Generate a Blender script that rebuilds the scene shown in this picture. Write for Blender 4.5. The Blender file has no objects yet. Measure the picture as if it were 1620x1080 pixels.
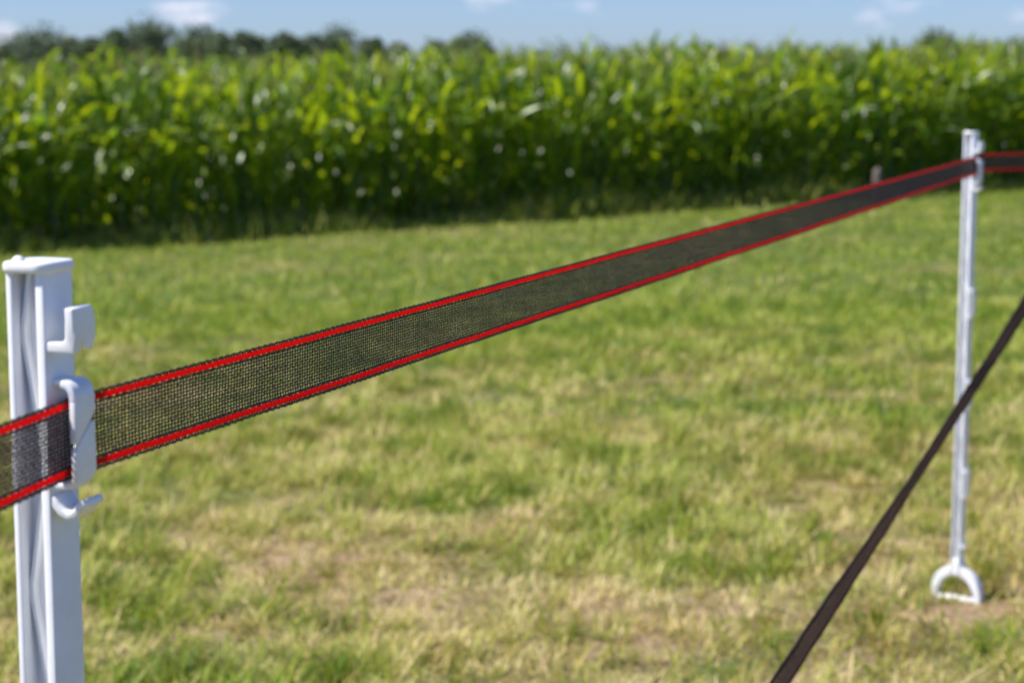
import bpy, bmesh, math, random
import numpy as np
from mathutils import Vector, Matrix

random.seed(7)
rng = np.random.default_rng(11)
R = math.radians
scene = bpy.context.scene
COL = scene.collection

# ------------------------------------------------------------------ camera
FPX = 3000.0                       # focal length in pixels of the 1620 px wide photograph
CAM_H = 1.146
PITCH = math.atan(405.0 / FPX)     # horizon at y = 135
cam_data = bpy.data.cameras.new('camera')
cam = bpy.data.objects.new('camera', cam_data)
COL.objects.link(cam)
cam.location = (0, 0, CAM_H)
cam.rotation_euler = (R(90) - PITCH, 0, 0)
cam_data.sensor_width = 36
cam_data.lens = 36 * FPX / 1620
cam_data.clip_start = 0.02
cam_data.clip_end = 3000
cam_data.dof.use_dof = True
cam_data.dof.focus_distance = 1.26
cam_data.dof.aperture_fstop = 10.6
cam_data.dof.aperture_blades = 0
scene.camera = cam

CP, SP = math.cos(PITCH), math.sin(PITCH)


def unproj(px, py, d):
    """world point seen at a photograph pixel at depth d along the camera axis"""
    a = (px - 810) / FPX * d
    b = (540 - py) / FPX * d
    return Vector((a, d * CP + b * SP, CAM_H - d * SP + b * CP))


# ------------------------------------------------------------------ light and sky
SUN_EL, SUN_AZ = R(54), R(189)     # azimuth as an angle from +X: the sun stands to the left
sun_dir = Vector((math.cos(SUN_AZ) * math.cos(SUN_EL), math.sin(SUN_AZ) * math.cos(SUN_EL), math.sin(SUN_EL)))
sl = bpy.data.lights.new('sun', 'SUN')
sl.energy = 5.0
sl.angle = R(0.5)
sl.color = (1.0, 0.95, 0.87)
so = bpy.data.objects.new('sun', sl)
COL.objects.link(so)
so.rotation_euler = sun_dir.to_track_quat('Z', 'Y').to_euler()

world = bpy.data.worlds.new('World')
scene.world = world
world.use_nodes = True
wn, wl = world.node_tree.nodes, world.node_tree.links
bg = wn['Background']
sky = wn.new('ShaderNodeTexSky')
sky.sky_type = 'NISHITA'
sky.sun_disc = False
sky.sun_elevation = SUN_EL
sky.sun_rotation = R(90) - SUN_AZ
sky.air_density = 1.0
sky.dust_density = 0.3
sky.ozone_density = 2.0
bg.inputs['Strength'].default_value = 0.083


def wmath(op, a, b=None, c=None):
    n = wn.new('ShaderNodeMath')
    n.operation = op
    for i, v in enumerate((a, b, c)):
        if v is None:
            continue
        if isinstance(v, (int, float)):
            n.inputs[i].default_value = v
        else:
            wl.new(v, n.inputs[i])
    return n.outputs[0]


tc = wn.new('ShaderNodeTexCoord')
sep = wn.new('ShaderNodeSeparateXYZ')
wl.new(tc.outputs['Generated'], sep.inputs[0])
yy = wmath('MAXIMUM', sep.outputs['Y'], 0.05)
uu = wmath('DIVIDE', sep.outputs['X'], yy)
vv = wmath('DIVIDE', sep.outputs['Z'], yy)
noi = wn.new('ShaderNodeTexNoise')
noi.inputs['Scale'].default_value = 46
noi.inputs['Detail'].default_value = 5
mp = wn.new('ShaderNodeMapping')
mp.inputs['Scale'].default_value = (1, 1, 2.2)
wl.new(tc.outputs['Generated'], mp.inputs[0])
wl.new(mp.outputs[0], noi.inputs[0])
total = None
for (px, py, rx, ry, k) in ((300, 20, 62, 20, 1.0), (5, 58, 42, 24, 0.9), (765, -2, 45, 20, 1.0), (920, 12, 75, 22, 0.42),
                            (1385, 8, 130, 26, 0.42), (1380, 40, 40, 26, 0.3), (1592, 26, 40, 16, 0.4), (1010, 30, 60, 16, 0.18),
                            (190, 30, 70, 14, 0.25), (520, 18, 120, 10, 0.1), (-260, 0, 160, 60, 0.8), (1900, -30, 180, 50, 0.7), (600, -160, 260, 60, 0.8)):
    u0, v0 = (px - 810) / FPX, (135 - py) / FPX
    a = wmath('MULTIPLY', wmath('SUBTRACT', uu, u0), FPX / rx)
    b = wmath('MULTIPLY', wmath('SUBTRACT', vv, v0), FPX / ry)
    r2 = wmath('ADD', wmath('MULTIPLY', a, a), wmath('MULTIPLY', b, b))
    e = wmath('MULTIPLY', wmath('EXPONENT', wmath('MULTIPLY', r2, -0.9)), k)
    total = e if total is None else wmath('ADD', total, e)
cl = wmath('MULTIPLY', total, wmath('MULTIPLY', wmath('SUBTRACT', noi.outputs['Fac'], 0.22), 2.6))
cl = wmath('MINIMUM', wmath('MAXIMUM', wmath('MULTIPLY', wmath('SUBTRACT', cl, 0.22), 1.35), 0.0), 0.85)
mixs = wn.new('ShaderNodeMix')
mixs.data_type = 'RGBA'
wl.new(cl, mixs.inputs[0])
tint = wn.new('ShaderNodeMix')
tint.data_type = 'RGBA'
tint.blend_type = 'MULTIPLY'
tint.inputs[0].default_value = 1
tint.inputs[7].default_value = (0.60, 0.76, 1.20, 1)
wl.new(sky.outputs[0], tint.inputs[6])
wl.new(tint.outputs[2], mixs.inputs[6])
mixs.inputs[7].default_value = (8.6, 8.3, 9.4, 1)
wl.new(mixs.outputs[2], bg.inputs['Color'])

scene.view_settings.view_transform = 'Standard'
scene.view_settings.look = 'None'
scene.view_settings.gamma = 1
scene.view_settings.exposure = 0.52
scene.cycles.max_bounces = 8
scene.cycles.transparent_max_bounces = 16


# ------------------------------------------------------------------ helpers
def tag(o, label=None, cat=None, group=None, kind=None):
    if label:
        o['label'] = label
    if cat:
        o['category'] = cat
    if group:
        o['group'] = group
    if kind:
        o['kind'] = kind
    return o


def empty(name, loc=(0, 0, 0), rz=0.0):
    o = bpy.data.objects.new(name, None)
    o.empty_display_size = 0.05
    COL.objects.link(o)
    o.location = loc
    o.rotation_euler = (0, 0, rz)
    return o


def link(name, me, mat, parent=None):
    o = bpy.data.objects.new(name, me)
    if mat:
        me.materials.append(mat)
    COL.objects.link(o)
    if parent:
        o.parent = parent
    return o


def mesh_np(name, V, F, smooth=False):
    """V (n,3), F (m,4) or (m,3)"""
    V = np.asarray(V, dtype=np.float32)
    F = np.asarray(F, dtype=np.int32)
    me = bpy.data.meshes.new(name)
    k = F.shape[1]
    me.vertices.add(len(V))
    me.vertices.foreach_set('co', V.ravel())
    me.loops.add(F.size)
    me.loops.foreach_set('vertex_index', F.ravel())
    me.polygons.add(len(F))
    me.polygons.foreach_set('loop_start', np.arange(0, F.size, k, dtype=np.int32))
    try:
        me.polygons.foreach_set('loop_total', np.full(len(F), k, dtype=np.int32))
    except Exception:
        pass
    if smooth:
        me.polygons.foreach_set('use_smooth', np.ones(len(F), dtype=bool))
    me.update(calc_edges=True)
    me.validate()
    return me


def set_attr(me, name, vals):
    a = me.attributes.new(name, 'FLOAT', 'POINT')
    a.data.foreach_set('value', np.asarray(vals, dtype=np.float32))


def bevel(o, w, seg=3, ang=35):
    m = o.modifiers.new('bevel', 'BEVEL')
    m.width = w
    m.segments = seg
    m.limit_method = 'ANGLE'
    m.angle_limit = R(ang)
    for p in o.data.polygons:
        p.use_smooth = True
    return o


def prism(bm, pts, lo, hi, plane):
    """extrude a closed outline; plane 'xz' extrudes along y, 'yz' along x, 'xy' along z"""
    def P(a, b, c):
        return {'xz': (a, c, b), 'yz': (c, a, b), 'xy': (a, b, c)}[plane]
    A = [bm.verts.new(P(a, b, lo)) for a, b in pts]
    B = [bm.verts.new(P(a, b, hi)) for a, b in pts]
    n = len(pts)
    bm.faces.new(A)
    bm.faces.new(B[::-1])
    for i in range(n):
        j = (i + 1) % n
        bm.faces.new((A[j], A[i], B[i], B[j]))


def box(bm, x0, x1, y0, y1, z0, z1):
    prism(bm, [(x0, y0), (x1, y0), (x1, y1), (x0, y1)], z0, z1, 'xy')


def ribbon(pts, th):
    """closed outline of a bent strip of thickness th around a 2D centre line"""
    L, Rr = [], []
    n = len(pts)
    for i, p in enumerate(pts):
        a = pts[max(i - 1, 0)]
        b = pts[min(i + 1, n - 1)]
        dx, dy = b[0] - a[0], b[1] - a[1]
        l = math.hypot(dx, dy)
        t = th[i] if isinstance(th, (list, tuple)) else th
        nx, ny = -dy / l * t / 2, dx / l * t / 2
        L.append((p[0] + nx, p[1] + ny))
        Rr.append((p[0] - nx, p[1] - ny))
    return L + Rr[::-1]


def bm_obj(name, bm, mat, parent=None):
    bmesh.ops.recalc_face_normals(bm, faces=bm.faces)
    me = bpy.data.meshes.new(name)
    bm.to_mesh(me)
    bm.free()
    return link(name, me, mat, parent)


# ---- materials
def new_mat(name):
    m = bpy.data.materials.new(name)
    m.use_nodes = True
    nt = m.node_tree
    for n in list(nt.nodes):
        nt.nodes.remove(n)
    out = nt.nodes.new('ShaderNodeOutputMaterial')
    return m, nt, out


def N(nt, t, **kw):
    n = nt.nodes.new(t)
    for k, v in kw.items():
        setattr(n, k, v)
    return n


def ramp(nt, src, stops):
    r = nt.nodes.new('ShaderNodeValToRGB')
    el = r.color_ramp.elements
    el[0].position, el[0].color = stops[0][0], (*stops[0][1], 1)
    el[1].position, el[1].color = stops[-1][0], (*stops[-1][1], 1)
    for p, c in stops[1:-1]:
        e = el.new(p)
        e.color = (*c, 1)
    nt.links.new(src, r.inputs[0])
    return r.outputs[0]


def noise(nt, scale, detail=4, coord='Object', vec=None, rough=0.5):
    n = nt.nodes.new('ShaderNodeTexNoise')
    n.inputs['Scale'].default_value = scale
    n.inputs['Detail'].default_value = detail
    n.inputs['Roughness'].default_value = rough
    if vec is None:
        t = nt.nodes.new('ShaderNodeTexCoord')
        vec = t.outputs[coord]
    nt.links.new(vec, n.inputs[0])
    return n.outputs['Fac']


def mixc(nt, fac, a, b, mode='MIX'):
    m = nt.nodes.new('ShaderNodeMix')
    m.data_type = 'RGBA'
    m.blend_type = mode
    for i, v in ((0, fac), (6, a), (7, b)):
        if isinstance(v, (int, float)):
            m.inputs[i].default_value = v
        elif isinstance(v, tuple):
            m.inputs[i].default_value = (*v, 1)
        else:
            nt.links.new(v, m.inputs[i])
    return m.outputs[2]


def leafy(name, col, rough=0.5, trans=0.35, tcol=None, spec=0.5):
    """principled + translucent leaf; col is a socket maker"""
    m, nt, out = new_mat(name)
    c, tc_ = col(nt)
    p = N(nt, 'ShaderNodeBsdfPrincipled')
    p.inputs['Roughness'].default_value = rough
    p.inputs['Specular IOR Level'].default_value = spec
    nt.links.new(c, p.inputs['Base Color'])
    t = N(nt, 'ShaderNodeBsdfTranslucent')
    nt.links.new(tc_, t.inputs[0])
    mx = N(nt, 'ShaderNodeMixShader')
    mx.inputs[0].default_value = trans
    nt.links.new(p.outputs[0], mx.inputs[1])
    nt.links.new(t.outputs[0], mx.inputs[2])
    nt.links.new(mx.outputs[0], out.inputs[0])
    return m


def plastic_mat():
    m, nt, out = new_mat('white_plastic')
    p = N(nt, 'ShaderNodeBsdfPrincipled')
    f = noise(nt, 55, 5)
    c = ramp(nt, f, [(0.30, (0.76, 0.77, 0.79)), (0.62, (0.83, 0.84, 0.86))])
    d = noise(nt, 14, 6)
    c2 = mixc(nt, ramp(nt, d, [(0.60, (0, 0, 0)), (0.82, (0.16, 0.16, 0.16))]), c, (0.52, 0.50, 0.44))
    nt.links.new(c2, p.inputs['Base Color'])
    p.inputs['Roughness'].default_value = 0.30
    p.inputs['Subsurface Weight'].default_value = 0.04
    p.inputs['Subsurface Radius'].default_value = (0.004, 0.004, 0.004)
    p.inputs['Subsurface Scale'].default_value = 0.6
    b = N(nt, 'ShaderNodeBump')
    b.inputs['Strength'].default_value = 0.12
    b.inputs['Distance'].default_value = 0.0006
    nt.links.new(noise(nt, 420, 3), b.inputs['Height'])
    nt.links.new(b.outputs[0], p.inputs['Normal'])
    nt.links.new(p.outputs[0], out.inputs[0])
    return m


def thread_mat(name, c0, c1, rough, trans, tcol, scale=300):
    def col(nt):
        f = noise(nt, scale, 3)
        return ramp(nt, f, [(0.35, c0), (0.65, c1)]), ramp(nt, f, [(0.35, tcol), (0.65, tcol)])
    return leafy(name, col, rough, trans)


M_PLASTIC = plastic_mat()
M_DARK = thread_mat('dark_thread', (0.018, 0.012, 0.010), (0.100, 0.072, 0.064), 0.6, 0.22, (0.22, 0.14, 0.12))
M_EDGE = thread_mat('selvage_thread', (0.012, 0.014, 0.012), (0.05, 0.058, 0.05), 0.4, 0.1, (0.05, 0.05, 0.04))
M_RED = thread_mat('red_cord', (0.80, 0.002, 0.002), (0.95, 0.006, 0.003), 0.8, 0.62, (1.0, 0.004, 0.002), 500)


M_BROWN = thread_mat('brown_thread', (0.055, 0.030, 0.022), (0.160, 0.095, 0.074), 0.7, 0.25, (0.22, 0.13, 0.11))
M_RED2 = thread_mat('dark_red_cord', (0.10, 0.012, 0.010), (0.17, 0.02, 0.016), 0.8, 0.3, (0.2, 0.02, 0.015), 500)  # darker, duller red for the cords of the second tape

# ------------------------------------------------------------------ ground
def sstep(t):
    t = np.clip(t, 0, 1)
    return t * t * (3 - 2 * t)


def ground_z(x, y):
    x = np.asarray(x, dtype=float)
    y = np.asarray(y, dtype=float)
    tilt = 0.46 - 0.018 * np.clip(x + 4.9, -6, 16)
    base = -tilt * sstep((y - 4.6) / 14.0)
    far = -0.0 * y
    bumps = 0.012 * np.sin(x * 2.1 + 1.3 * np.sin(y * 0.9)) * np.sin(y * 1.7 + 0.4) * sstep((y - 1) / 3)
    return base + far + bumps


def axis(lo, hi, near_lo, near_hi, step, grow=1.35):
    a = list(np.arange(near_lo, near_hi + step * 0.5, step))
    s, v = step, near_hi
    while v < hi:
        s *= grow
        v += s
        a.append(min(v, hi))
    s, v = step, near_lo
    while v > lo:
        s *= grow
        v -= s
        a.insert(0, max(v, lo))
    return np.array(a)


gx = axis(-1500, 1500, -14, 16, 0.2)
gy = axis(-300, 2200, -3, 34, 0.2)
GX, GY = np.meshgrid(gx, gy)
GZ = ground_z(GX, GY)
V = np.stack([GX.ravel(), GY.ravel(), GZ.ravel()], 1)
nx_, ny_ = len(gx), len(gy)
ii, jj = np.meshgrid(np.arange(nx_ - 1), np.arange(ny_ - 1))
q = (jj * nx_ + ii).ravel()
F = np.stack([q, q + 1, q + nx_ + 1, q + nx_], 1)


def value_noise(x, y, scale, seed):
    r = np.random.default_rng(seed)
    T = r.random((64, 64))
    u, v = x * scale + 1000, y * scale + 1000
    iu, iv = np.floor(u).astype(int), np.floor(v).astype(int)
    fu, fv = u - iu, v - iv
    fu, fv = fu * fu * (3 - 2 * fu), fv * fv * (3 - 2 * fv)
    g = lambda a, b: T[a % 64, b % 64]
    return (g(iu, iv) * (1 - fu) + g(iu + 1, iv) * fu) * (1 - fv) + (g(iu, iv + 1) * (1 - fu) + g(iu + 1, iv + 1) * fu) * fv


def dryness(x, y):
    """0 green .. 1 straw: worn dry patches in the meadow, most of them in its nearer part"""
    n = (0.20 * value_noise(x, y, 0.5, 1) + 0.20 * value_noise(x, y, 1.3, 2) + 0.42 * value_noise(x, y, 3.7, 3)
         + 0.18 * value_noise(x, y, 9.0, 4))
    near = 1 - sstep((y - 3.4) / 8.5)
    fine = 0.6 * value_noise(x, y, 13.0, 5) + 0.6 * value_noise(x, y, 27.0, 6) - 0.6
    return np.clip((n - 0.50) * 1.9 - 0.04 + 0.42 * near + fine * (0.35 + 1.25 * near), 0, 1)


gm, nt, out = new_mat('meadow_soil')
p = N(nt, 'ShaderNodeBsdfPrincipled')
p.inputs['Roughness'].default_value = 0.95
at = N(nt, 'ShaderNodeAttribute', attribute_name='dry')
f1 = noise(nt, 38, 6)
g_ = ramp(nt, f1, [(0.3, (0.040, 0.070, 0.008)), (0.7, (0.13, 0.18, 0.02))])
s_ = ramp(nt, f1, [(0.3, (0.20, 0.125, 0.065)), (0.7, (0.48, 0.33, 0.20))])
nt.links.new(mixc(nt, at.outputs['Fac'], g_, s_), p.inputs['Base Color'])
b = N(nt, 'ShaderNodeBump')
b.inputs['Distance'].default_value = 0.02
nt.links.new(noise(nt, 60, 6), b.inputs['Height'])
nt.links.new(b.outputs[0], p.inputs['Normal'])
nt.links.new(p.outputs[0], out.inputs[0])
me = mesh_np('ground', V, F, True)
set_attr(me, 'dry', dryness(GX.ravel(), GY.ravel()))
tag(link('ground', me, gm), kind='structure')

# ------------------------------------------------------------------ corn edge line
EL, ER = np.array([-4.9, 18.1]), np.array([7.0, 25.9])
EDIR = (ER - EL) / np.linalg.norm(ER - EL)
ENRM = np.array([-EDIR[1], EDIR[0]])       # into the field


def edge_dist(x, y):
    """distance in front of (<0) or inside (>0) the field"""
    return (x - EL[0]) * ENRM[0] + (y - EL[1]) * ENRM[1]


# ------------------------------------------------------------------ grass
def blades(x, y, length, width, lean, az, nseg, dry, rnd, droop):
    n = len(x)
    z = ground_z(x, y) - 0.004
    base = np.stack([x, y, z], 1)
    h = np.stack([np.cos(az), np.sin(az), np.zeros(n)], 1)
    sa = az + np.pi / 2 + rng.uniform(-0.5, 0.5, n)
    side = np.stack([np.cos(sa), np.sin(sa), np.zeros(n)], 1)
    P = []
    for k in range(nseg + 1):
        t = k / nseg
        ang = lean + droop * t * t
        # integrate roughly
        hor = length * t * np.sin(lean + droop * t * 0.5)
        ver = length * t * np.cos(np.minimum(lean + droop * t * 0.5, 1.52))
        c = base + h * hor[:, None] + np.array([0, 0, 1])[None] * ver[:, None]
        w = width * (1 - 0.92 * t ** 1.6) * 0.5
        P.append(c - side * w[:, None])
        P.append(c + side * w[:, None])
    V = np.stack(P, 1).reshape(-1, 3)
    m = 2 * (nseg + 1)
    f = np.array([[2 * k, 2 * k + 1, 2 * k + 3, 2 * k + 2] for k in range(nseg)])
    F = (np.arange(n)[:, None, None] * m + f[None]).reshape(-1, 4)
    return V, F, np.repeat(dry, m), np.repeat(rnd, m)


GV, GF, GD, GR = [], [], [], []
off = 0


def add_blades(*a):
    global off
    V, F, d, r = blades(*a)
    GV.append(V)
    GF.append(F + off)
    GD.append(d)
    GR.append(r)
    off += len(V)


def scatter(n, y0, y1, half0, half1, cx=0.0):
    u = rng.random(n)
    w0, w1 = half0, half1
    # denser sampling proportional to width
    y = y0 + (y1 - y0) * (np.sqrt(w0 ** 2 + u * (w1 ** 2 - w0 ** 2)) - w0) / (w1 - w0 + 1e-9)
    hw = w0 + (w1 - w0) * (y - y0) / (y1 - y0)
    x = rng.uniform(-1, 1, n) * hw + cx
    return x, y


def meadow(n, y0, y1, h0, h1, wid, lmin, lmax, nseg, clump):
    x, y = scatter(n, y0, y1, h0, h1)
    # pull part of the blades into tufts
    k = rng.random(n) < clump
    tx = np.round(x / 0.11 + value_noise(x, y, 5, 8) * 1.5) * 0.11
    ty = np.round(y / 0.11 + value_noise(x, y, 5, 9) * 1.5) * 0.11
    x = np.where(k, tx + rng.normal(0, 0.028, n), x)
    y = np.where(k, ty + rng.normal(0, 0.028, n), y)
    keep = (edge_dist(x, y) < 0.5) & ~(rng.random(n) < 0.9 * np.exp(-((x - 0.975) / 0.085) ** 2 - ((y - 4.04) / 0.075) ** 2))
    tuft = 0.55 * value_noise(x, y, 9.0, 21) + 0.45 * value_noise(x, y, 18.0, 22)
    x, y, tuft = x[keep], y[keep], tuft[keep]
    n = len(x)
    d = dryness(x, y)
    nearf = 1 - sstep((y - 4.0) / 6.0)
    straw = (rng.random(n) < (0.05 + 0.10 * nearf + 0.62 * d))
    ln = rng.uniform(lmin, lmax, n) * (0.05 + 1.75 * tuft) * np.where(straw, 0.95, 1.0) * (1.12 - 0.45 * d)
    lean = np.where(straw, rng.uniform(0.5, 1.5, n), rng.uniform(0.1, 1.25, n))
    droop = np.where(straw, rng.uniform(0, 0.5, n), rng.uniform(0.3, 1.4, n))
    az = rng.uniform(0, 2 * np.pi, n)
    clump_tone = value_noise(x, y, 14.0, 41) * 0.75 + value_noise(x, y, 3.1, 42) * 0.25
    rn = np.clip(0.85 * (clump_tone - 0.5) * 2.4 + 0.38 + 0.20 * nearf + rng.normal(0, 0.16, n), 0, 1)
    dry = np.clip(np.where(straw, rng.uniform(0.62, 1.0, n), rng.uniform(0.0, 0.22, n) + 0.42 * d), 0, 1)
    add_blades(x, y, ln, rng.uniform(0.7, 1.4, n) * wid, lean, az, nseg, dry, rn, droop)


meadow(26000, 0.2, 3.0, 1.6, 2.2, 0.0045, 0.04, 0.09, 2, 0.4)
meadow(120000, 3.0, 6.5, 1.3, 2.5, 0.0042, 0.035, 0.085, 3, 0.5)
meadow(120000, 6.5, 11.5, 2.4, 4.2, 0.0060, 0.035, 0.085, 2, 0.4)
meadow(150000, 11.5, 27.5, 4.4, 9.5, 0.0110, 0.035, 0.085, 2, 0.3)
# the same meadow to either side of the view
def wide(n, y0, y1, xw, wid):
    x, y = rng.uniform(-xw, xw, n), rng.uniform(y0, y1, n)
    k = (np.abs(x) > 1.25 + 0.31 * np.maximum(y - 3.0, 0)) & (edge_dist(x, y) < 0.5)
    x, y = x[k], y[k]
    n = len(x)
    d = dryness(x, y)
    st = rng.random(n) < 0.12 + 0.6 * d
    tf = 0.55 * value_noise(x, y, 9.0, 21) + 0.45 * value_noise(x, y, 18.0, 22)
    add_blades(x, y, rng.uniform(0.04, 0.09, n) * (0.3 + 1.3 * tf), rng.uniform(0.7, 1.3, n) * wid, np.where(st, rng.uniform(0.5, 1.5, n), rng.uniform(0.1, 1.2, n)),
               rng.uniform(0, 6.28, n), 2, np.clip(np.where(st, rng.uniform(0.6, 1, n), rng.uniform(0, 0.2, n) + 0.4 * d), 0, 1),
               np.clip(value_noise(x, y, 14.0, 41) * 0.8 + rng.normal(0, 0.15, n), 0, 1), rng.uniform(0.1, 1.3, n))


wide(60000, -1.0, 8.0, 6.0, 0.009)
wide(90000, 8.0, 27.0, 16.0, 0.018)
# pale seed stalks and broken straw
n = 600
x, y = scatter(n, 3.2, 9, 1.2, 3)
add_blades(x, y, rng.uniform(0.06, 0.15, n), np.full(n, 0.0045), rng.uniform(0.8, 1.5, n), rng.uniform(0, 6.28, n), 3,
           rng.uniform(0.8, 1.0, n), np.full(n, 1.0), rng.uniform(0, 0.6, n))
# taller weeds along the foot of the corn
n = 15000
s = rng.uniform(-9, 24, n)
o = -np.abs(rng.normal(0, 0.28, n)) + 0.32
x = EL[0] + EDIR[0] * s + ENRM[0] * o
y = EL[1] + EDIR[1] * s + ENRM[1] * o
hh = value_noise(s, o * 0, 1.3, 31)
add_blades(x, y, rng.uniform(0.10, 0.36, n) * (0.35 + 1.1 * hh), rng.uniform(0.008, 0.018, n), rng.uniform(0.02, 0.5, n), rng.uniform(0, 6.28, n), 3,
           np.clip(rng.normal(0.22, 0.2, n), 0, 1), rng.random(n), rng.uniform(0.1, 1.2, n))


def grass_col(nt):
    a = N(nt, 'ShaderNodeAttribute', attribute_name='dry')
    r = N(nt, 'ShaderNodeAttribute', attribute_name='rnd')
    g = ramp(nt, r.outputs['Fac'], [(0.0, (0.058, 0.160, 0.004)), (0.4, (0.165, 0.290, 0.006)), (0.75, (0.35, 0.42, 0.015)), (1.0, (0.48, 0.52, 0.10))])
    s = ramp(nt, r.outputs['Fac'], [(0.0, (0.34, 0.22, 0.05)), (0.5, (0.62, 0.46, 0.15)), (1.0, (0.90, 0.70, 0.40))])
    c = mixc(nt, a.outputs['Fac'], g, s)
    t = mixc(nt, 0.5, c, (0.30, 0.38, 0.02))
    return c, t


M_GRASS = leafy('grass_blade', grass_col, 0.55, 0.34, spec=0.3)
me = mesh_np('grass', np.concatenate(GV), np.concatenate(GF))
set_attr(me, 'dry', np.concatenate(GD))
set_attr(me, 'rnd', np.concatenate(GR))
tag(link('grass', me, M_GRASS), 'short mown meadow grass with green tufts and dry straw patches', 'grass', kind='stuff')
del GV, GF, GD, GR


# ------------------------------------------------------------------ corn
def corn_geo(seed):
    """returns (stalk V,F), (foliage V,F,rnd), (tassel V,F) for one plant of about 2 m"""
    r = np.random.default_rng(seed)
    H = r.uniform(1.60, 1.80)
    nn = 6
    bend = r.normal(0, 0.03, 2)
    sv, sf = [], []
    rings = 14
    for k in range(rings + 1):
        t = k / rings
        z = H * t
        rad = 0.014 * (1 - 0.62 * t) * (1.16 if k % 2 == 0 else 1.0)
        for j in range(nn):
            a = 2 * math.pi * j / nn
            sv.append((bend[0] * t * t + rad * math.cos(a), bend[1] * t * t + rad * math.sin(a), z))
    for k in range(rings):
        for j in range(nn):
            j2 = (j + 1) % nn
            sf.append((k * nn + j, k * nn + j2, (k + 1) * nn + j2, (k + 1) * nn + j))
    lv, lf, lr = [], [], []
    nl = int(r.integers(12, 15))
    plane = r.uniform(0, math.pi)
    for i in range(nl):
        t = 0.07 + 0.93 * i / (nl - 1)
        z0 = H * t * 0.98
        az = plane + (i % 2) * math.pi + r.normal(0, 0.38)
        L = (0.50 + 0.46 * math.sin(math.pi * min(t * 1.02, 1) ** 0.8)) * r.uniform(0.85, 1.15)
        if t > 0.85:
            L *= 0.75
        W = 0.096 * r.uniform(0.8, 1.15) * (0.62 + 0.5 * math.sin(math.pi * t))
        el = R(r.uniform(58, 80) + 6 * (t > 0.8))       # starting elevation
        drp = R(r.uniform(55, 140)) * (1 - 0.55 * max(0, t - 0.55) / 0.45)
        tw = r.normal(0, 0.6)
        pos = np.array([bend[0] * t * t, bend[1] * t * t, z0])
        S = 9
        b0 = len(lv)
        rr = r.random()
        for k in range(S + 1):
            u = k / S
            e = el - drp * u ** 1.8
            d = np.array([math.cos(az) * math.cos(e), math.sin(az) * math.cos(e), math.sin(e)])
            if k:
                pos = pos + d * L / S
            w = W * (0.55 + 1.3 * u if u < 0.3 else 1 - ((u - 0.3) / 0.7) ** 1.8 * 0.97) * 0.5
            sd = np.array([-math.sin(az), math.cos(az), 0])
            up = np.cross(sd, d)
            a = tw * u + 0.12 * math.sin(9 * u + i)
            s2 = sd * math.cos(a) + up * math.sin(a)
            u2 = -sd * math.sin(a) + up * math.cos(a)
            rip = 0.010 * math.sin(u * 24 + i * 2)
            lv.append(pos - s2 * w + u2 * (0.25 * w + rip))
            lv.append(pos.copy())
            lv.append(pos + s2 * w + u2 * (0.25 * w - rip))
            lr += [rr] * 3
        for k in range(S):
            q = b0 + 3 * k
            lf.append((q, q + 1, q + 4, q + 3))
            lf.append((q + 1, q + 2, q + 5, q + 4))
    tv, tf = [], []
    for i in range(9):
        az = r.uniform(0, 6.28)
        sp = 0.0 if i == 0 else r.uniform(0.25, 0.75)
        L = r.uniform(0.14, 0.24)
        p0 = np.array([bend[0], bend[1], H - 0.01 + 0.015 * i])
        b0 = len(tv)
        for k in range(4):
            u = k / 3
            a = sp * (0.6 + 0.6 * u)
            c = p0 + np.array([math.cos(az) * math.sin(a), math.sin(az) * math.sin(a), math.cos(a)]) * L * u
            w = 0.005 * (1 - 0.5 * u)
            for j in range(3):
                b_ = 2 * math.pi * j / 3
                tv.append(c + w * np.array([math.cos(b_), math.sin(b_), 0]))
        for k in range(3):
            for j in range(3):
                j2 = (j + 1) % 3
                tf.append((b0 + 3 * k + j, b0 + 3 * k + j2, b0 + 3 * k + 3 + j2, b0 + 3 * k + 3 + j))
    return (np.array(sv), np.array(sf)), (np.array(lv), np.array(lf), np.array(lr)), (np.array(tv), np.array(tf))


def corn_leaf_col(nt):
    a = N(nt, 'ShaderNodeAttribute', attribute_name='rnd')
    oi = N(nt, 'ShaderNodeObjectInfo')
    f = noise(nt, 3.0, 3)
    mm = N(nt, 'ShaderNodeMath', operation='ADD')
    nt.links.new(a.outputs['Fac'], mm.inputs[0])
    nt.links.new(f, mm.inputs[1])
    m2 = N(nt, 'ShaderNodeMath', operation='MULTIPLY')
    m2.inputs[1].default_value = 0.6
    nt.links.new(mm.outputs[0], m2.inputs[0])
    c = ramp(nt, m2.outputs[0], [(0.18, (0.028, 0.080, 0.010)), (0.5, (0.072, 0.150, 0.012)), (0.82, (0.170, 0.255, 0.016))])
    t = ramp(nt, m2.outputs[0], [(0.15, (0.18, 0.40, 0.008)), (0.85, (0.62, 0.74, 0.014))])
    return c, t


M_CORN = leafy('corn_leaf', corn_leaf_col, 0.37, 0.45, spec=0.7)


def flat_mat(name, c0, c1, scale, rough=0.7, trans=0.0):
    def col(nt):
        f = noise(nt, scale, 4)
        c = ramp(nt, f, [(0.3, c0), (0.7, c1)])
        return c, c
    return leafy(name, col, rough, trans)


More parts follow.
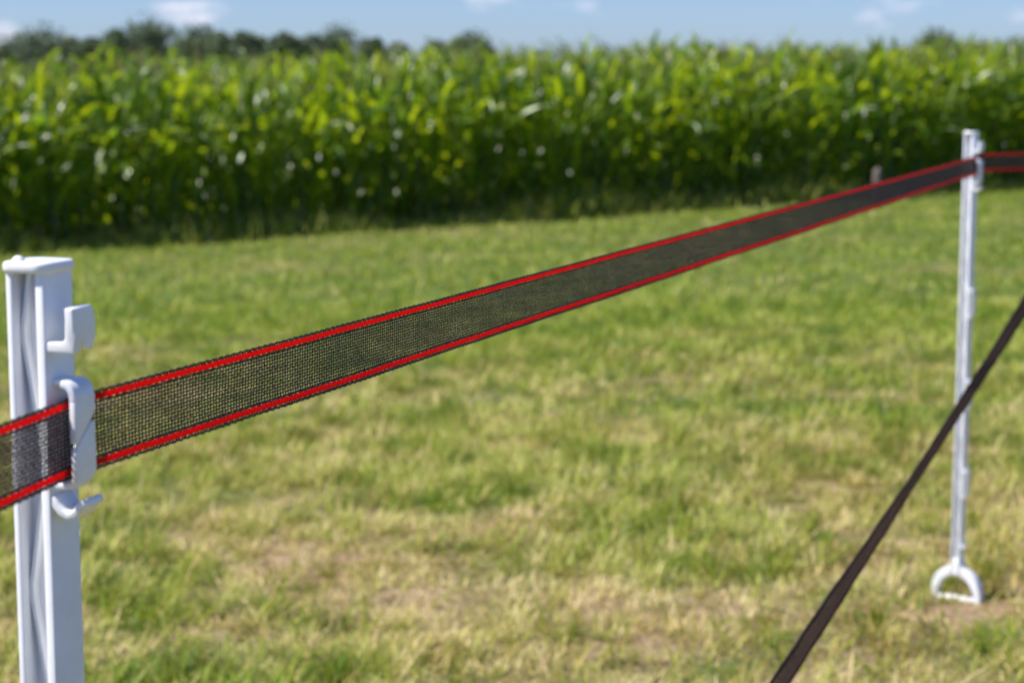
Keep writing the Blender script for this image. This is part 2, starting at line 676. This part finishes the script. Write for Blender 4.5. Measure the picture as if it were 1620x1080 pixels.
M_STALK = flat_mat('corn_stalk', (0.05, 0.10, 0.02), (0.11, 0.17, 0.04), 9, 0.5)
M_TASSEL = flat_mat('corn_tassel', (0.20, 0.21, 0.06), (0.34, 0.30, 0.12), 20, 0.8, 0.2)
geos = [corn_geo(100 + i) for i in range(10)]
protos = []
for (a, b, c) in geos:
    ms = mesh_np('stalk', *a, True)
    ms.materials.append(M_STALK)
    mf = mesh_np('foliage', b[0], b[1], True)
    set_attr(mf, 'rnd', b[2])
    mf.materials.append(M_CORN)
    mt = mesh_np('tassel', *c, True)
    mt.materials.append(M_TASSEL)
    protos.append((ms, mf, mt))

LBL_CORN = 'tall leafy green corn plant standing in the front rows of the cornfield'


def corn_sizes(s, rown):
    return (0.896 + 0.0046 * s + 0.08 * (value_noise(np.array([s]), np.array([rown * 3.0]), 0.9, 77)[0] - 0.5) + 0.006 * s * 0) * random.uniform(0.90, 1.09)


rest = []
made = 0
for row in range(13):
    o = 0.35 + row * 0.55
    s = -7.5 - row * 0.35
    end = 21 + row * 0.35
    while s < end:
        s += random.uniform(0.12, 0.19) if row < 6 else random.uniform(0.17, 0.26)
        jo = o + random.gauss(0, 0.04)
        x = EL[0] + EDIR[0] * s + ENRM[0] * jo
        y = EL[1] + EDIR[1] * s + ENRM[1] * jo
        z = float(ground_z(x, y)) - 0.02
        k = random.randrange(len(protos))
        rz = random.uniform(0, 6.283)
        sc = corn_sizes(s, row)
        inview = abs(x / y) < 0.285
        if row < 3 and inview and made < 296:
            made += 1
            t = empty('corn_plant', (x, y, z), rz)
            t.scale = (sc, sc, sc)
            tag(t, LBL_CORN, 'corn plant', 'corn plants along the edge of the cornfield')
            for nm, me in zip(('stalk', 'foliage', 'tassel'), protos[k]):
                c = bpy.data.objects.new(nm, me)
                COL.objects.link(c)
                c.parent = t
        else:
            rest.append((x, y, z, rz, sc * (1.0 if row < 3 else random.uniform(0.97, 1.05)), k))


def merge_rest(idx, name, mat, parent=None):
    Vs, Fs, Rs = [], [], []
    o_ = 0
    for (x, y, z, rz, sc, k) in rest:
        g = geos[k][idx]
        c, s_ = math.cos(rz) * sc, math.sin(rz) * sc
        v = g[0]
        w = np.empty_like(v)
        w[:, 0] = v[:, 0] * c - v[:, 1] * s_ + x
        w[:, 1] = v[:, 0] * s_ + v[:, 1] * c + y
        w[:, 2] = v[:, 2] * sc + z
        Vs.append(w)
        Fs.append(g[1] + o_)
        if idx == 1:
            Rs.append(g[2])
        o_ += len(v)
    return np.concatenate(Vs), np.concatenate(Fs), (np.concatenate(Rs) if Rs else None)


v0, f0, r0 = merge_rest(1, '', None)
v1, f1, _ = merge_rest(0, '', None)
v2, f2, _ = merge_rest(2, '', None)
Vc = np.concatenate([v0, v1, v2])
Fc = np.concatenate([f0, f1 + len(v0), f2 + len(v0) + len(v1)])
me = mesh_np('corn_field', Vc, Fc, True)
set_attr(me, 'rnd', np.concatenate([r0, np.zeros(len(v1) + len(v2))]))
cf = link('corn_field', me, M_CORN)
me.materials.append(M_STALK)
me.materials.append(M_TASSEL)
mi = np.zeros(len(Fc), dtype=np.int32)
mi[len(f0):len(f0) + len(f1)] = 1
mi[len(f0) + len(f1):] = 2
me.polygons.foreach_set('material_index', mi)
tag(cf, 'dense mass of green corn behind the front rows of the field', 'cornfield', kind='stuff')

# ------------------------------------------------------------------ distant trees
M_BARK = flat_mat('bark', (0.06, 0.045, 0.03), (0.15, 0.12, 0.09), 6, 0.9)


def tree_leaf_col(nt):
    a = N(nt, 'ShaderNodeAttribute', attribute_name='rnd')
    c = ramp(nt, a.outputs['Fac'], [(0.0, (0.082, 0.122, 0.055)), (0.6, (0.135, 0.182, 0.082)), (1.0, (0.21, 0.255, 0.115))])  # leaf tones lightened and greyed: distance haze put into the colour
    return c, c


M_TREE = leafy('tree_leaf', tree_leaf_col, 0.6, 0.2)
TD = 260.0


def build_tree(px, py, wpx, label, lop=0.0, seed=0):
    r = np.random.default_rng(900 + seed)
    X = (px - 810) / FPX * TD
    Y = TD + r.uniform(-12, 12)
    X *= Y / TD
    top = CAM_H + (135 - py - 6) / FPX * Y
    w = wpx / FPX * Y * 1.7
    z0 = float(ground_z(X, Y))
    H = top - z0
    t = empty('deciduous_tree', (X, Y, z0))
    tag(t, label, 'tree', 'trees on the skyline beyond the cornfield')
    # trunk and limbs
    pts, F = [], []

    def limb(a, b, ra, rb, n=6, S=5):
        b0 = len(pts)
        a, b = np.array(a), np.array(b)
        mid = (a + b) / 2 + r.normal(0, 0.06 * np.linalg.norm(b - a), 3)
        for k in range(S + 1):
            u = k / S
            c = a * (1 - u) ** 2 + 2 * mid * u * (1 - u) + b * u * u
            rad = ra * (1 - u) + rb * u
            for j in range(n):
                an = 2 * math.pi * j / n
                pts.append(c + rad * np.array([math.cos(an), math.sin(an), 0.15 * math.sin(an)]))
        for k in range(S):
            for j in range(n):
                j2 = (j + 1) % n
                F.append((b0 + k * n + j, b0 + k * n + j2, b0 + (k + 1) * n + j2, b0 + (k + 1) * n + j))
    limb((0, 0, -0.2), (0.2, 0, H * 0.45), 0.28, 0.18)
    lobes = []
    for i in range(9):
        a = r.uniform(0, 6.28)
        rr = r.uniform(0.1, 0.42) * w
        zz = H * r.uniform(0.42, 0.84)
        c = np.array([rr * math.cos(a), rr * math.sin(a), zz])
        lobes.append((c, w * r.uniform(0.16, 0.30)))
        limb((0.2, 0, H * r.uniform(0.3, 0.45)), c, 0.12, 0.03, 5, 4)
    lobes.append((np.array([lop * w, 0, H - w * 0.17]), w * 0.2))
    lobes.append((np.array([lop * w * 0.5, 0, H * 0.72]), w * 0.42))
    link('trunk', mesh_np('trunk', np.array(pts), np.array(F), True), M_BARK, t)
    nleaf = 330
    VV, FF, RR = [], [], []
    b0 = 0
    for (c, rad) in lobes:
        m = int(nleaf * (0.5 + rad / w * 3))
        d = r.normal(0, 1, (m, 3))
        d /= np.linalg.norm(d, axis=1)[:, None]
        rr = rad * r.uniform(0.35, 1.12, m) ** 0.6
        P = c + d * rr[:, None] * np.array([1.0, 1.0, 1.05])
        s = r.uniform(0.15, 0.36, m)
        a1 = r.normal(0, 1, (m, 3))
        a1 /= np.linalg.norm(a1, axis=1)[:, None]
        a2 = np.cross(a1, r.normal(0, 1, (m, 3)))
        a2 /= np.linalg.norm(a2, axis=1)[:, None]
        q = np.stack([P - a1 * s[:, None], P - a2 * s[:, None] * 0.6, P + a1 * s[:, None], P + a2 * s[:, None] * 0.6], 1).reshape(-1, 3)
        VV.append(q)
        FF.append(np.arange(4 * m).reshape(-1, 4) + b0)
        RR.append(np.repeat(np.clip(r.normal(r.uniform(0.3, 0.7), 0.2, m), 0, 1), 4))
        b0 += 4 * m
    me = mesh_np('crown', np.concatenate(VV), np.concatenate(FF))
    set_attr(me, 'rnd', np.concatenate(RR))
    link('crown', me, M_TREE, t)
    return t


TREES = [
    (14, 66, 52, 'low pale tree at the far left end of the skyline'),
    (75, 47, 62, 'broad dark tree, leftmost tall crown above the corn'),
    (116, 56, 34, 'small rounded tree right of the broad leftmost crown'),
    (154, 57, 38, 'small tree left of the pointed tree beside the tallest one'),
    (190, 44, 44, 'pointed dark tree directly left of the tallest tree'),
    (240, 32, 62, 'tallest dark tree on the skyline, near the left cloud'),
    (316, 45, 56, 'wide tree directly under the white cloud, right of the tallest'),
    (355, 48, 34, 'narrow dark tree in the middle of the left tree line'),
    (388, 48, 40, 'rounded tree right of the narrow dark tree'),
    (420, 56, 30, 'low small tree in the dip of the left tree line'),
    (455, 50, 42, 'rounded tree just right of the dip in the tree line'),
    (500, 55, 42, 'lower tree left of the wide crown at the tree line end'),
    (543, 45, 58, 'wide tall crown near the right end of the tree line'),
    (598, 57, 30, 'small narrow tree where the tree line drops'),
    (632, 64, 32, 'lowest small tree barely showing above the corn'),
    (692, 63, 40, 'small flat tree left of the last tree of the line'),
    (750, 54, 50, 'last dark tree at the right end of the tree line'),
]
for i, (a, b, c, l) in enumerate(TREES):
    build_tree(a, b, c, l, seed=i)
build_tree(1483, 51, 52, 'lone dark lopsided tree above the corn at the far right', lop=-0.22, seed=50)

# ------------------------------------------------------------------ fence posts
PW, PD, PH = 0.0220, 0.0255, 1.060       # width across the truss face, depth along the fence, height


def xo(px):
    return PW / 2 + (px - 70) / 2710


def zo(py):
    return PH - (py - 405) / 3215


def yo(px, x_px=114):
    return -PD / 2 + (px - x_px) / 1880


def make_post():
    t = empty('fence_post')
    hw, hd = PW / 2, PD / 2
    zb, zt = 0.080, PH - 0.004
    bm = bmesh.new()
    box(bm, -hw, -hw + 0.0036, -hd, hd, zb, zt)
    box(bm, hw - 0.0050, hw, -hd, hd, zb, zt)
    box(bm, -hw + 0.0030, hw - 0.0044, -0.0018, 0.0018, zb + 0.001, zt - 0.001)
    o = bm_obj('shaft', bm, M_PLASTIC, t)
    bevel(o, 0.0009, 2)
    bm = bmesh.new()
    # wavy truss rib on either side of the web
    half = 211 / 3215
    z_node = zo(524)
    for sgn in (-1, 1):
        def rib_x(z):
            ph = (z - z_node) / half
            f = abs(((ph % 2) + 2) % 2 - 1)          # 1 at the left nodes, 0 at the right ones
            return -hw + 0.0046 + (1 - f) * (PW - 0.0110)
        line = [(rib_x(zt - 0.001), zt - 0.001)]
        k = math.floor((zt - z_node) / half)
        while z_node + k * half > 0.10:
            for dz in (0.0035, -0.0035):             # small radius at each node
                zz = z_node + k * half + dz
                line.append((rib_x(zz), zz))
            k -= 1
        lo, hi = (-hd + 0.0058, -0.0016) if sgn < 0 else (0.0016, hd - 0.0058)
        q = ribbon(line, 0.0026)
        m = len(line)
        for yv, flip in ((lo, False), (hi, True)):
            vs = [bm.verts.new((p_[0], yv, p_[1])) for p_ in q]
            for k in range(m - 1):
                bm.faces.new((vs[k], vs[k + 1], vs[2 * m - 2 - k], vs[2 * m - 1 - k]))
            if not flip:
                first = vs
        for k in range(2 * m):
            k2 = (k + 1) % (2 * m)
            bm.faces.new((first[k], first[k2], vs[k2], vs[k]))
    bevel(bm_obj('truss_rib', bm, M_PLASTIC, t), 0.0004, 2)
    bm = bmesh.new()
    box(bm, -hw + 0.0030, hw - 0.0044, -hd + 0.0012, hd - 0.0012, 0.082, 0.108)
    bm_obj('end_plug', bm, M_PLASTIC, t)
    # cap: rounded plate with a moulding nub
    bm = bmesh.new()
    pts = []
    ox = 0.0029
    rc = 0.0075
    for cx_, cy_, a0 in ((hw + ox - rc, hd + ox - rc, 0), (-hw - ox + rc, hd + ox - rc, 90), (-hw - ox + rc, -hd - ox + rc, 180), (hw + ox - rc, -hd - ox + rc, 270)):
        for k in range(6):
            a = R(a0 + 18 * k)
            pts.append((cx_ + rc * math.cos(a), cy_ + rc * math.sin(a)))
    prism(bm, pts, PH - 0.0058, PH, 'xy')
    o = bm_obj('cap', bm, M_PLASTIC, t)
    bevel(o, 0.0021, 4, 50)
    bm = bmesh.new()
    bmesh.ops.create_uvsphere(bm, u_segments=16, v_segments=10, radius=0.0036, matrix=Matrix.Translation((-hw + 0.0035, -hd + 0.0065, PH - 0.0012)))
    for f in bm.faces:
        f.smooth = True
    bm_obj('moulding_nub', bm, M_PLASTIC, o)

    hooks = []

    def hook_mesh(kind):
        bm = bmesh.new()
        X0 = hw - 0.001
        F0 = -hd + 0.0008
        if kind == 'upright':          # J open to the top with a broad two-lobed guard plate
            out = xo(115)
            prism(bm, [(X0, zo(531)), (xo(93), zo(531)), (xo(99), zo(526)), (xo(100.5), zo(480)), (xo(104), zo(476)), (out, zo(476)), (out, zo(500)),
                       (out + 0.0006, zo(520)), (out - 0.0005, zo(549)), (X0, zo(548))], F0, F0 + 0.0052, 'xz')
            pl = [(yo(114), zo(476)), (yo(144), zo(474)), (yo(149), zo(480)), (yo(152), zo(500)), (yo(152), zo(522)), (yo(148), zo(542)), (yo(141), zo(546)),
                  (yo(132), zo(541)), (yo(128.5), zo(532)), (yo(126), zo(543)), (yo(116), zo(547))]
            prism(bm, pl, xo(101), out - 0.0002, 'yz')
        elif kind == 'down':           # hangs down over the tape, cut off on the slant
            cl_ = [(X0, zo(598)), (xo(84), zo(598)), (xo(95), zo(599)), (xo(102), zo(603)), (xo(106.5), zo(612)), (xo(108), zo(622)), (xo(108), zo(628))]
            prism(bm, ribbon(cl_[:3], 0.0036), F0 + 0.0042, yo(149, 114) - 0.0004, 'xz')
            prism(bm, ribbon([(xo(89), zo(598.3))] + cl_[2:], 0.0040), F0, yo(149, 114), 'xz')
            pl = [(F0, zo(624)), (yo(149), zo(624)), (yo(149), zo(643)), (yo(146), zo(652)), (yo(119), zo(692)), (F0, zo(694))]
            prism(bm, pl, xo(102.6), xo(113.4), 'yz')
        elif kind == 'up':             # reaches up from below, its slant matches the one above
            pl = [(F0, zo(752)), (F0, zo(712)), (yo(118), zo(700)), (yo(142), zo(663)), (yo(149), zo(662)), (yo(150), zo(746)), (yo(145), zo(754))]
            prism(bm, pl, xo(103), xo(112), 'yz')
            cl_ = [(X0, zo(763)), (xo(90), zo(763.5)), (xo(100), zo(761)), (xo(106), zo(754)), (xo(107.5), zo(746))]
            prism(bm, ribbon(cl_, 0.0036), F0 + 0.0004, yo(144, 114), 'xz')
        else:                          # shallow rope hook with a lip
            cl_ = [(X0, zo(783)), (xo(76), zo(795)), (xo(84), zo(806)), (xo(94), zo(811)), (xo(104), zo(808)), (xo(111), zo(799)), (xo(116), zo(790)), (xo(124), zo(787))]
            prism(bm, ribbon(cl_, [0.0055, 0.0048, 0.0044, 0.0044, 0.0042, 0.0042, 0.0042, 0.0038]), F0, F0 + 0.0165, 'xz')
        return bm

    def add_hook(name, kind, dz=0.0, sx=1.0):
        bm = hook_mesh(kind)
        for v in bm.verts:
            v.co.z += dz
            v.co.x = (v.co.x - PW / 2) * sx + PW / 2
        bevel(bm_obj(name, bm, M_PLASTIC, t), 0.0011, 3)
    add_hook('guard_hook', 'upright')
    add_hook('tape_clip', 'down')
    add_hook('tape_clip', 'up')
    add_hook('rope_hook', 'rope')
    for dz in (-0.29, -0.49, -0.69):
        add_hook('tape_clip', 'down', dz, 0.6)
        add_hook('tape_clip', 'up', dz, 0.6)
    for dz in (-0.22, -0.42, -0.62, -0.79):
        add_hook('rope_hook', 'rope', dz, 0.6)
    # foot: D-shaped step
    bm = bmesh.new()
    outer, inner = [], []
    cz = 0.028
    for k in range(25):
        a = math.pi * k / 24
        outer.append((0.061 * math.cos(a), cz + 0.072 * math.sin(a) ** 0.92))
        inner.append((0.044 * math.cos(a), cz + 0.050 * math.sin(a) ** 0.92))
    outer = [(0.061, -0.012)] + outer + [(-0.061, -0.012)]
    inner = [(0.044, -0.012)] + inner + [(-0.044, -0.012)]
    n = len(outer)
    lo, hi = -0.011, 0.011
    vs = [[bm.verts.new((p_[0], yv, p_[1])) for p_ in arr] for arr in (outer, inner) for yv in (lo, hi)]
    oa, ob, ia, ib = vs
    for k in range(n - 1):
        bm.faces.new((oa[k], oa[k + 1], ob[k + 1], ob[k]))
        bm.faces.new((ia[k + 1], ia[k], ib[k], ib[k + 1]))
        bm.faces.new((oa[k + 1], oa[k], ia[k], ia[k + 1]))
        bm.faces.new((ob[k], ob[k + 1], ib[k + 1], ib[k]))
    for k in (0, n - 1):
        bm.faces.new((oa[k], ob[k], ib[k], ia[k]))
    box(bm, -0.0605, 0.0605, lo + 0.001, hi - 0.001, -0.0125, 0.0300)
    prism(bm, [(-0.028, 0.084), (-0.016, 0.095), (-0.0108, 0.118), (0.0108, 0.118), (0.016, 0.095), (0.028, 0.084)], lo + 0.0006, hi - 0.0006, 'xz')
    bevel(bm_obj('foot_step', bm, M_PLASTIC, t), 0.0022, 3, 50)
    return t


def place_post(t, px, py, d, ang, tilt=(0, 0)):
    """put the near right corner of the shaft at a seen point; ang = direction the hooks face"""
    c = unproj(px, py, d)
    n = Vector((math.cos(ang), math.sin(ang), 0))
    a = Vector((-math.sin(ang), math.cos(ang), 0))
    o = Vector((c.x, c.y, 0)) - n * PW / 2 + a * PD / 2
    t.location = (o.x, o.y, float(ground_z(o.x, o.y)))
    t.rotation_euler = (tilt[0], tilt[1], ang)
    return o, n, a


A_NEAR, A_FAR = R(-20.8), R(-40)
post = make_post()
tag(post, 'large white plastic fence post close to the camera at the left edge', 'fence post', 'white plastic step-in fence posts')
oN, nN, aN = place_post(post, 69, 480, 0.931, A_NEAR)
z_near = post.location.z
post2 = post.copy()
COL.objects.link(post2)
for ch in list(post.children):
    c = ch.copy()
    COL.objects.link(c)
    c.parent = post2
    for g in ch.children:
        d_ = g.copy()
        COL.objects.link(d_)
        d_.parent = c
tag(post2, 'white plastic fence post standing in the grass at the right, its foot step showing', 'fence post', 'white plastic step-in fence posts')
oF, nF, aF = place_post(post2, 1537, 300, 4.10, A_FAR)
post2.location.z -= 0.024

# ------------------------------------------------------------------ tape
def smooth_path(P, step=0.004, win=5):
    P = [np.array(p) for p in P]
    out = []
    for a, b in zip(P[:-1], P[1:]):
        n = max(2, int(np.linalg.norm((b - a)[:3]) / step))
        for k in range(n):
            out.append(a + (b - a) * k / n)
    out.append(P[-1])
    Q = np.array(out)
    for _ in range(3):
        K = np.ones(win) / win
        pad = np.pad(Q, ((win // 2, win // 2), (0, 0)), mode='edge')
        Q2 = np.stack([np.convolve(pad[:, i], K, mode='valid') for i in range(Q.shape[1])], 1)
        Q2[0], Q2[-1] = Q[0], Q[-1]
        Q = Q2
    return Q


class Tape:
    def __init__(self, P, W):
        """P centre line (n,3), W unit width vectors (n,3)"""
        self.P, self.W = P, W / np.linalg.norm(W, axis=1)[:, None]
        T = np.gradient(P, axis=0)
        T /= np.linalg.norm(T, axis=1)[:, None]
        W = self.W - T * (self.W * T).sum(1)[:, None]
        self.W = W / np.linalg.norm(W, axis=1)[:, None]
        self.N = np.cross(T, self.W)
        self.S = np.concatenate([[0], np.cumsum(np.linalg.norm(np.diff(P, axis=0), axis=1))])
        self.L = self.S[-1]

    def map(self, s, w, o):
        def I(A):
            return np.stack([np.interp(s, self.S, A[:, i]) for i in range(3)], -1)
        # the ribbon is never perfectly flat: slow ripple and a slightly rolled lower edge
        o = o + 0.0003 * np.sin(s * 23 + w * 60) + 0.0002 * np.sin(s * 61 + 2 + w * 140)
        rl = np.clip((-w - 0.008) / 0.012, 0, 1)
        o = o + 0.0018 * rl * rl * (0.6 + 0.4 * np.sin(s * 9))
        return I(self.P) + I(self.W) * w[..., None] + I(self.N) * o[..., None]


def grid_faces(nrow, ncol, count, wrap=True):
    """tubes: count tubes, nrow rings of ncol vertices"""
    k, j = np.meshgrid(np.arange(nrow - 1), np.arange(ncol), indexing='ij')
    j2 = (j + 1) % ncol
    f = np.stack([k * ncol + j, k * ncol + j2, (k + 1) * ncol + j2, (k + 1) * ncol + j], -1).reshape(-1, 4)
    return (np.arange(count)[:, None, None] * (nrow * ncol) + f[None]).reshape(-1, 4)


HALF = 0.0200
RED_C, RED_W = 0.0168, 0.0037
WEFT = 0.0033


def build_tape(tp, parent, weft=WEFT, nwarp=15, red=None, band=None):
    L = tp.L
    nw = int(L / weft)
    ws = (np.arange(nw) + 0.5) * weft
    jit = rng.normal(0, 0.00012, nw)
    wa = np.linspace(-0.0137, 0.0137, nwarp)
    # warp threads
    ns = nw * 2
    s = (np.arange(ns + 1)) * weft / 2
    ph = np.arange(ns + 1)
    tubes = []
    for i in range(nwarp):
        o = 0.00036 * np.cos(np.pi * (ph / 2.0 + i) + 0) 
        rad = 0.00046 * (1 + 0.14 * np.sin(s * 900 + i * 2))
        wob = 0.00010 * np.sin(s * 57 + i * 1.9) + 0.00007 * np.sin(s * 211 + i * 4.1)
        ring = []
        for j in range(4):
            a = math.pi / 4 + math.pi / 2 * j
            ring.append(tp.map(s, wa[i] + wob + rad * 1.25 * math.cos(a), o + rad * math.sin(a) * 0.8))
        tubes.append(np.stack(ring, 1).reshape(-1, 3))
    V1 = np.concatenate(tubes)
    F1 = grid_faces(ns + 1, 4, nwarp)
    # weft threads
    M = 2 * nwarp + 7
    w = np.linspace(-HALF, HALF, M)
    WW, SS = np.meshgrid(w, ws)
    jw = jit[:, None] + 0.00022 * np.sin(WW * 90 + ws[:, None] * 17) + 0.00006 * rng.normal(0, 1, WW.shape)
    pitch = wa[1] - wa[0]
    par = (np.arange(nw) % 2)[:, None]
    oo = 0.00036 * np.cos(np.pi * ((WW - wa[0]) / pitch + par + 1))
    rad = 0.00052 * (1 + 0.12 * rng.normal(0, 1, WW.shape).clip(-2, 2))
    inred = np.abs(np.abs(WW) - RED_C) < RED_W / 2 + 0.0002
    oo = np.where(inred, np.where(par == 1, 0.0010, -0.0010), oo)
    rad = np.where(inred, 0.00019, rad)
    ring = []
    for j in range(4):
        a = math.pi / 4 + math.pi / 2 * j
        ring.append(tp.map(SS + jw + rad * 1.1 * math.cos(a), WW, oo + rad * 0.75 * math.sin(a)))
    V2 = np.stack(ring, 2).reshape(-1, 3)
    F2 = grid_faces(M, 4, nw)
    me = mesh_np('mesh_band', np.concatenate([V1, V2]), np.concatenate([F1, F2 + len(V1)]), True)
    link('mesh_band', me, band or M_DARK, parent)
    # beaded red cords
    ns = int(L / 0.0008)
    s = np.linspace(0, L, ns)
    for sg in (1, -1):
        bead = np.abs(np.sin(np.pi * (s - 1.5 * weft) / (2 * weft)))
        hw = RED_W / 2 * (0.74 + 0.30 * bead)
        ho = 0.0003 + 0.00065 * bead
        ring = []
        K = 8
        for j in range(K):
            a = 2 * math.pi * j / K
            sk = 0.0008 * math.cos(a)
            ring.append(tp.map(s + sk, sg * RED_C + hw * math.cos(a), ho * math.sin(a)))
        V = np.stack(ring, 1).reshape(-1, 3)
        link('red_stripe', mesh_np('red_stripe', V, grid_faces(ns, K, 1), True), red or M_RED, parent)
        # selvage loops outside the cord and a dark thread inside it
        pv, pf = [], []
        o_ = 0
        for (wc, amp, rr, per) in ((HALF - 0.0008, 0.0006, 0.00050, 0.0033), (HALF - 0.0003, 0.0007, 0.00036, 0.0024), (RED_C - RED_W / 2 - 0.0004, 0.00012, 0.00050, 0.005)):
            ring = []
            for j in range(4):
                a = math.pi / 4 + math.pi / 2 * j
                ring.append(tp.map(s, sg * (wc + amp * np.sin(2 * np.pi * s / per + wc * 9000) + 0.0003 * np.sin(s * 830)) + rr * math.cos(a),
                                   0.0006 * np.cos(2 * np.pi * s / per) + rr * math.sin(a)))
            V = np.stack(ring, 1).reshape(-1, 3)
            pv.append(V)
            pf.append(grid_faces(ns, 4, 1) + o_)
            o_ += len(V)
        link('edge_thread', mesh_np('edge_thread', np.concatenate(pv), np.concatenate(pf), True), M_EDGE, parent)


# upper tape: comes from beside the camera, through the clips of both posts, then turns right
def A3(v):
    return np.array((v.x, v.y, v.z))


def on_face(o, n, a, along, out, py, d):
    p_ = o + n * (PW / 2 + out) + a * along
    z = unproj(810, py, d).z
    return np.array((p_.x, p_.y, z))


k0 = A3(unproj(0, 739, 0.876))
kc = on_face(oN, nN, aN, -PD / 2 - 0.001, 0.0050, 708, 0.928)
k1 = on_face(oN, nN, aN, -0.006, 0.0062, 700, 0.934)
k2 = on_face(oN, nN, aN, 0.008, 0.0056, 692, 0.946)
k3 = A3(unproj(150, 679, 0.968))
k4 = A3(unproj(1526, 266, 4.16))
k4b = on_face(oF, nF, aF, -PD / 2 - 0.005, 0.0045, 263, 4.09)
k5 = on_face(oF, nF, aF, -0.002, 0.0065, 262, 4.105)
k6 = A3(unproj(1560, 257, 4.145))
dirR = np.array((math.cos(R(30)), math.sin(R(30)), 0.0))
k7 = k6 + dirR * 1.6
k_1 = k0 + (k0 - kc) / np.linalg.norm(k0 - kc) * 0.55
Q = smooth_path([k_1, k0, kc, k1, k2, k3, k4b, k5, k6, k7])
Wv = np.zeros_like(Q)
Wv[:, 2] = 1
Wv[:, 0] = 0.02 * np.sin(np.linspace(0, 9, len(Q)))
tp = Tape(Q, Wv)
upper = empty('fence_tape', tuple(Q[0]))
tag(upper, 'wide dark mesh fence tape with red edges running from near post to far post', 'fence tape')


def rebase(parent):
    loc = parent.location.copy()
    for ch in parent.children:
        ch.data.transform(Matrix.Translation(-loc))


build_tape(tp, upper)
rebase(upper)

# second tape: slopes down steeply in front of the far post, seen almost edge-on
m0, m2 = unproj(1238, 1075, 2.05), unproj(1612, 500, 3.25)
dirv = m2 - m0
mA, mB = m0 - dirv * 0.55, m2 + dirv * 0.55
keys = [mA, m0, m0.lerp(m2, 0.5) + Vector((0, 0, -0.004)), m2, mB]
frac = [0.25, 0.25, 0.11, 0.18, 0.22]
Q2 = smooth_path([A3(v) for v in keys])
cumk = np.linspace(0, 1, len(Q2))
kp = np.array([0, 0.262, 0.5, 0.738, 1.0])
cp = np.array((0, 0, CAM_H))
view = Q2 - cp
view /= np.linalg.norm(view, axis=1)[:, None]
T2 = np.gradient(Q2, axis=0)
T2 /= np.linalg.norm(T2, axis=1)[:, None]
perp = np.cross(view, T2)
perp /= np.linalg.norm(perp, axis=1)[:, None]
sn = np.interp(cumk, kp, frac)
# fixed orientation of a ribbon that twists gently along its length
Wd = perp * sn[:, None] + view * np.sqrt(1 - sn ** 2)[:, None]
tp2 = Tape(Q2, Wd)
lower = empty('fence_tape', tuple(Q2[0]))
tag(lower, 'thin dark fence tape, edge-on, sloping steeply in front of the far post', 'fence tape')
build_tape(tp2, lower, red=M_RED2, band=M_BROWN)
rebase(lower)

# ------------------------------------------------------------------ short wooden stake by the corn
M_WOOD = flat_mat('weathered_wood', (0.10, 0.078, 0.068), (0.22, 0.18, 0.16), 12, 0.9)
bx_, by_ = (1386 - 810) / FPX * 23.4, 23.4
bm = bmesh.new()
prism(bm, [(0.05 * math.cos(R(45 * k)) * (1 + 0.06 * math.sin(k * 2.2)), 0.05 * math.sin(R(45 * k))) for k in range(8)], -0.1, 0.40, 'xy')
top = [bm.verts.new((0.05 * math.cos(R(45 * k)) * (1 + 0.06 * math.sin(k * 2.2)), 0.05 * math.sin(R(45 * k)), 0.40)) for k in range(8)]
tip = bm.verts.new((0.01, 0, 0.45))
for k in range(8):
    bm.faces.new((top[k], top[(k + 1) % 8], tip))
st = bm_obj('wooden_stake', bm, M_WOOD)
st.location = (bx_, by_, float(ground_z(bx_, by_)))
tag(st, 'short weathered wooden stake at the foot of the corn, above the tape', 'stake')
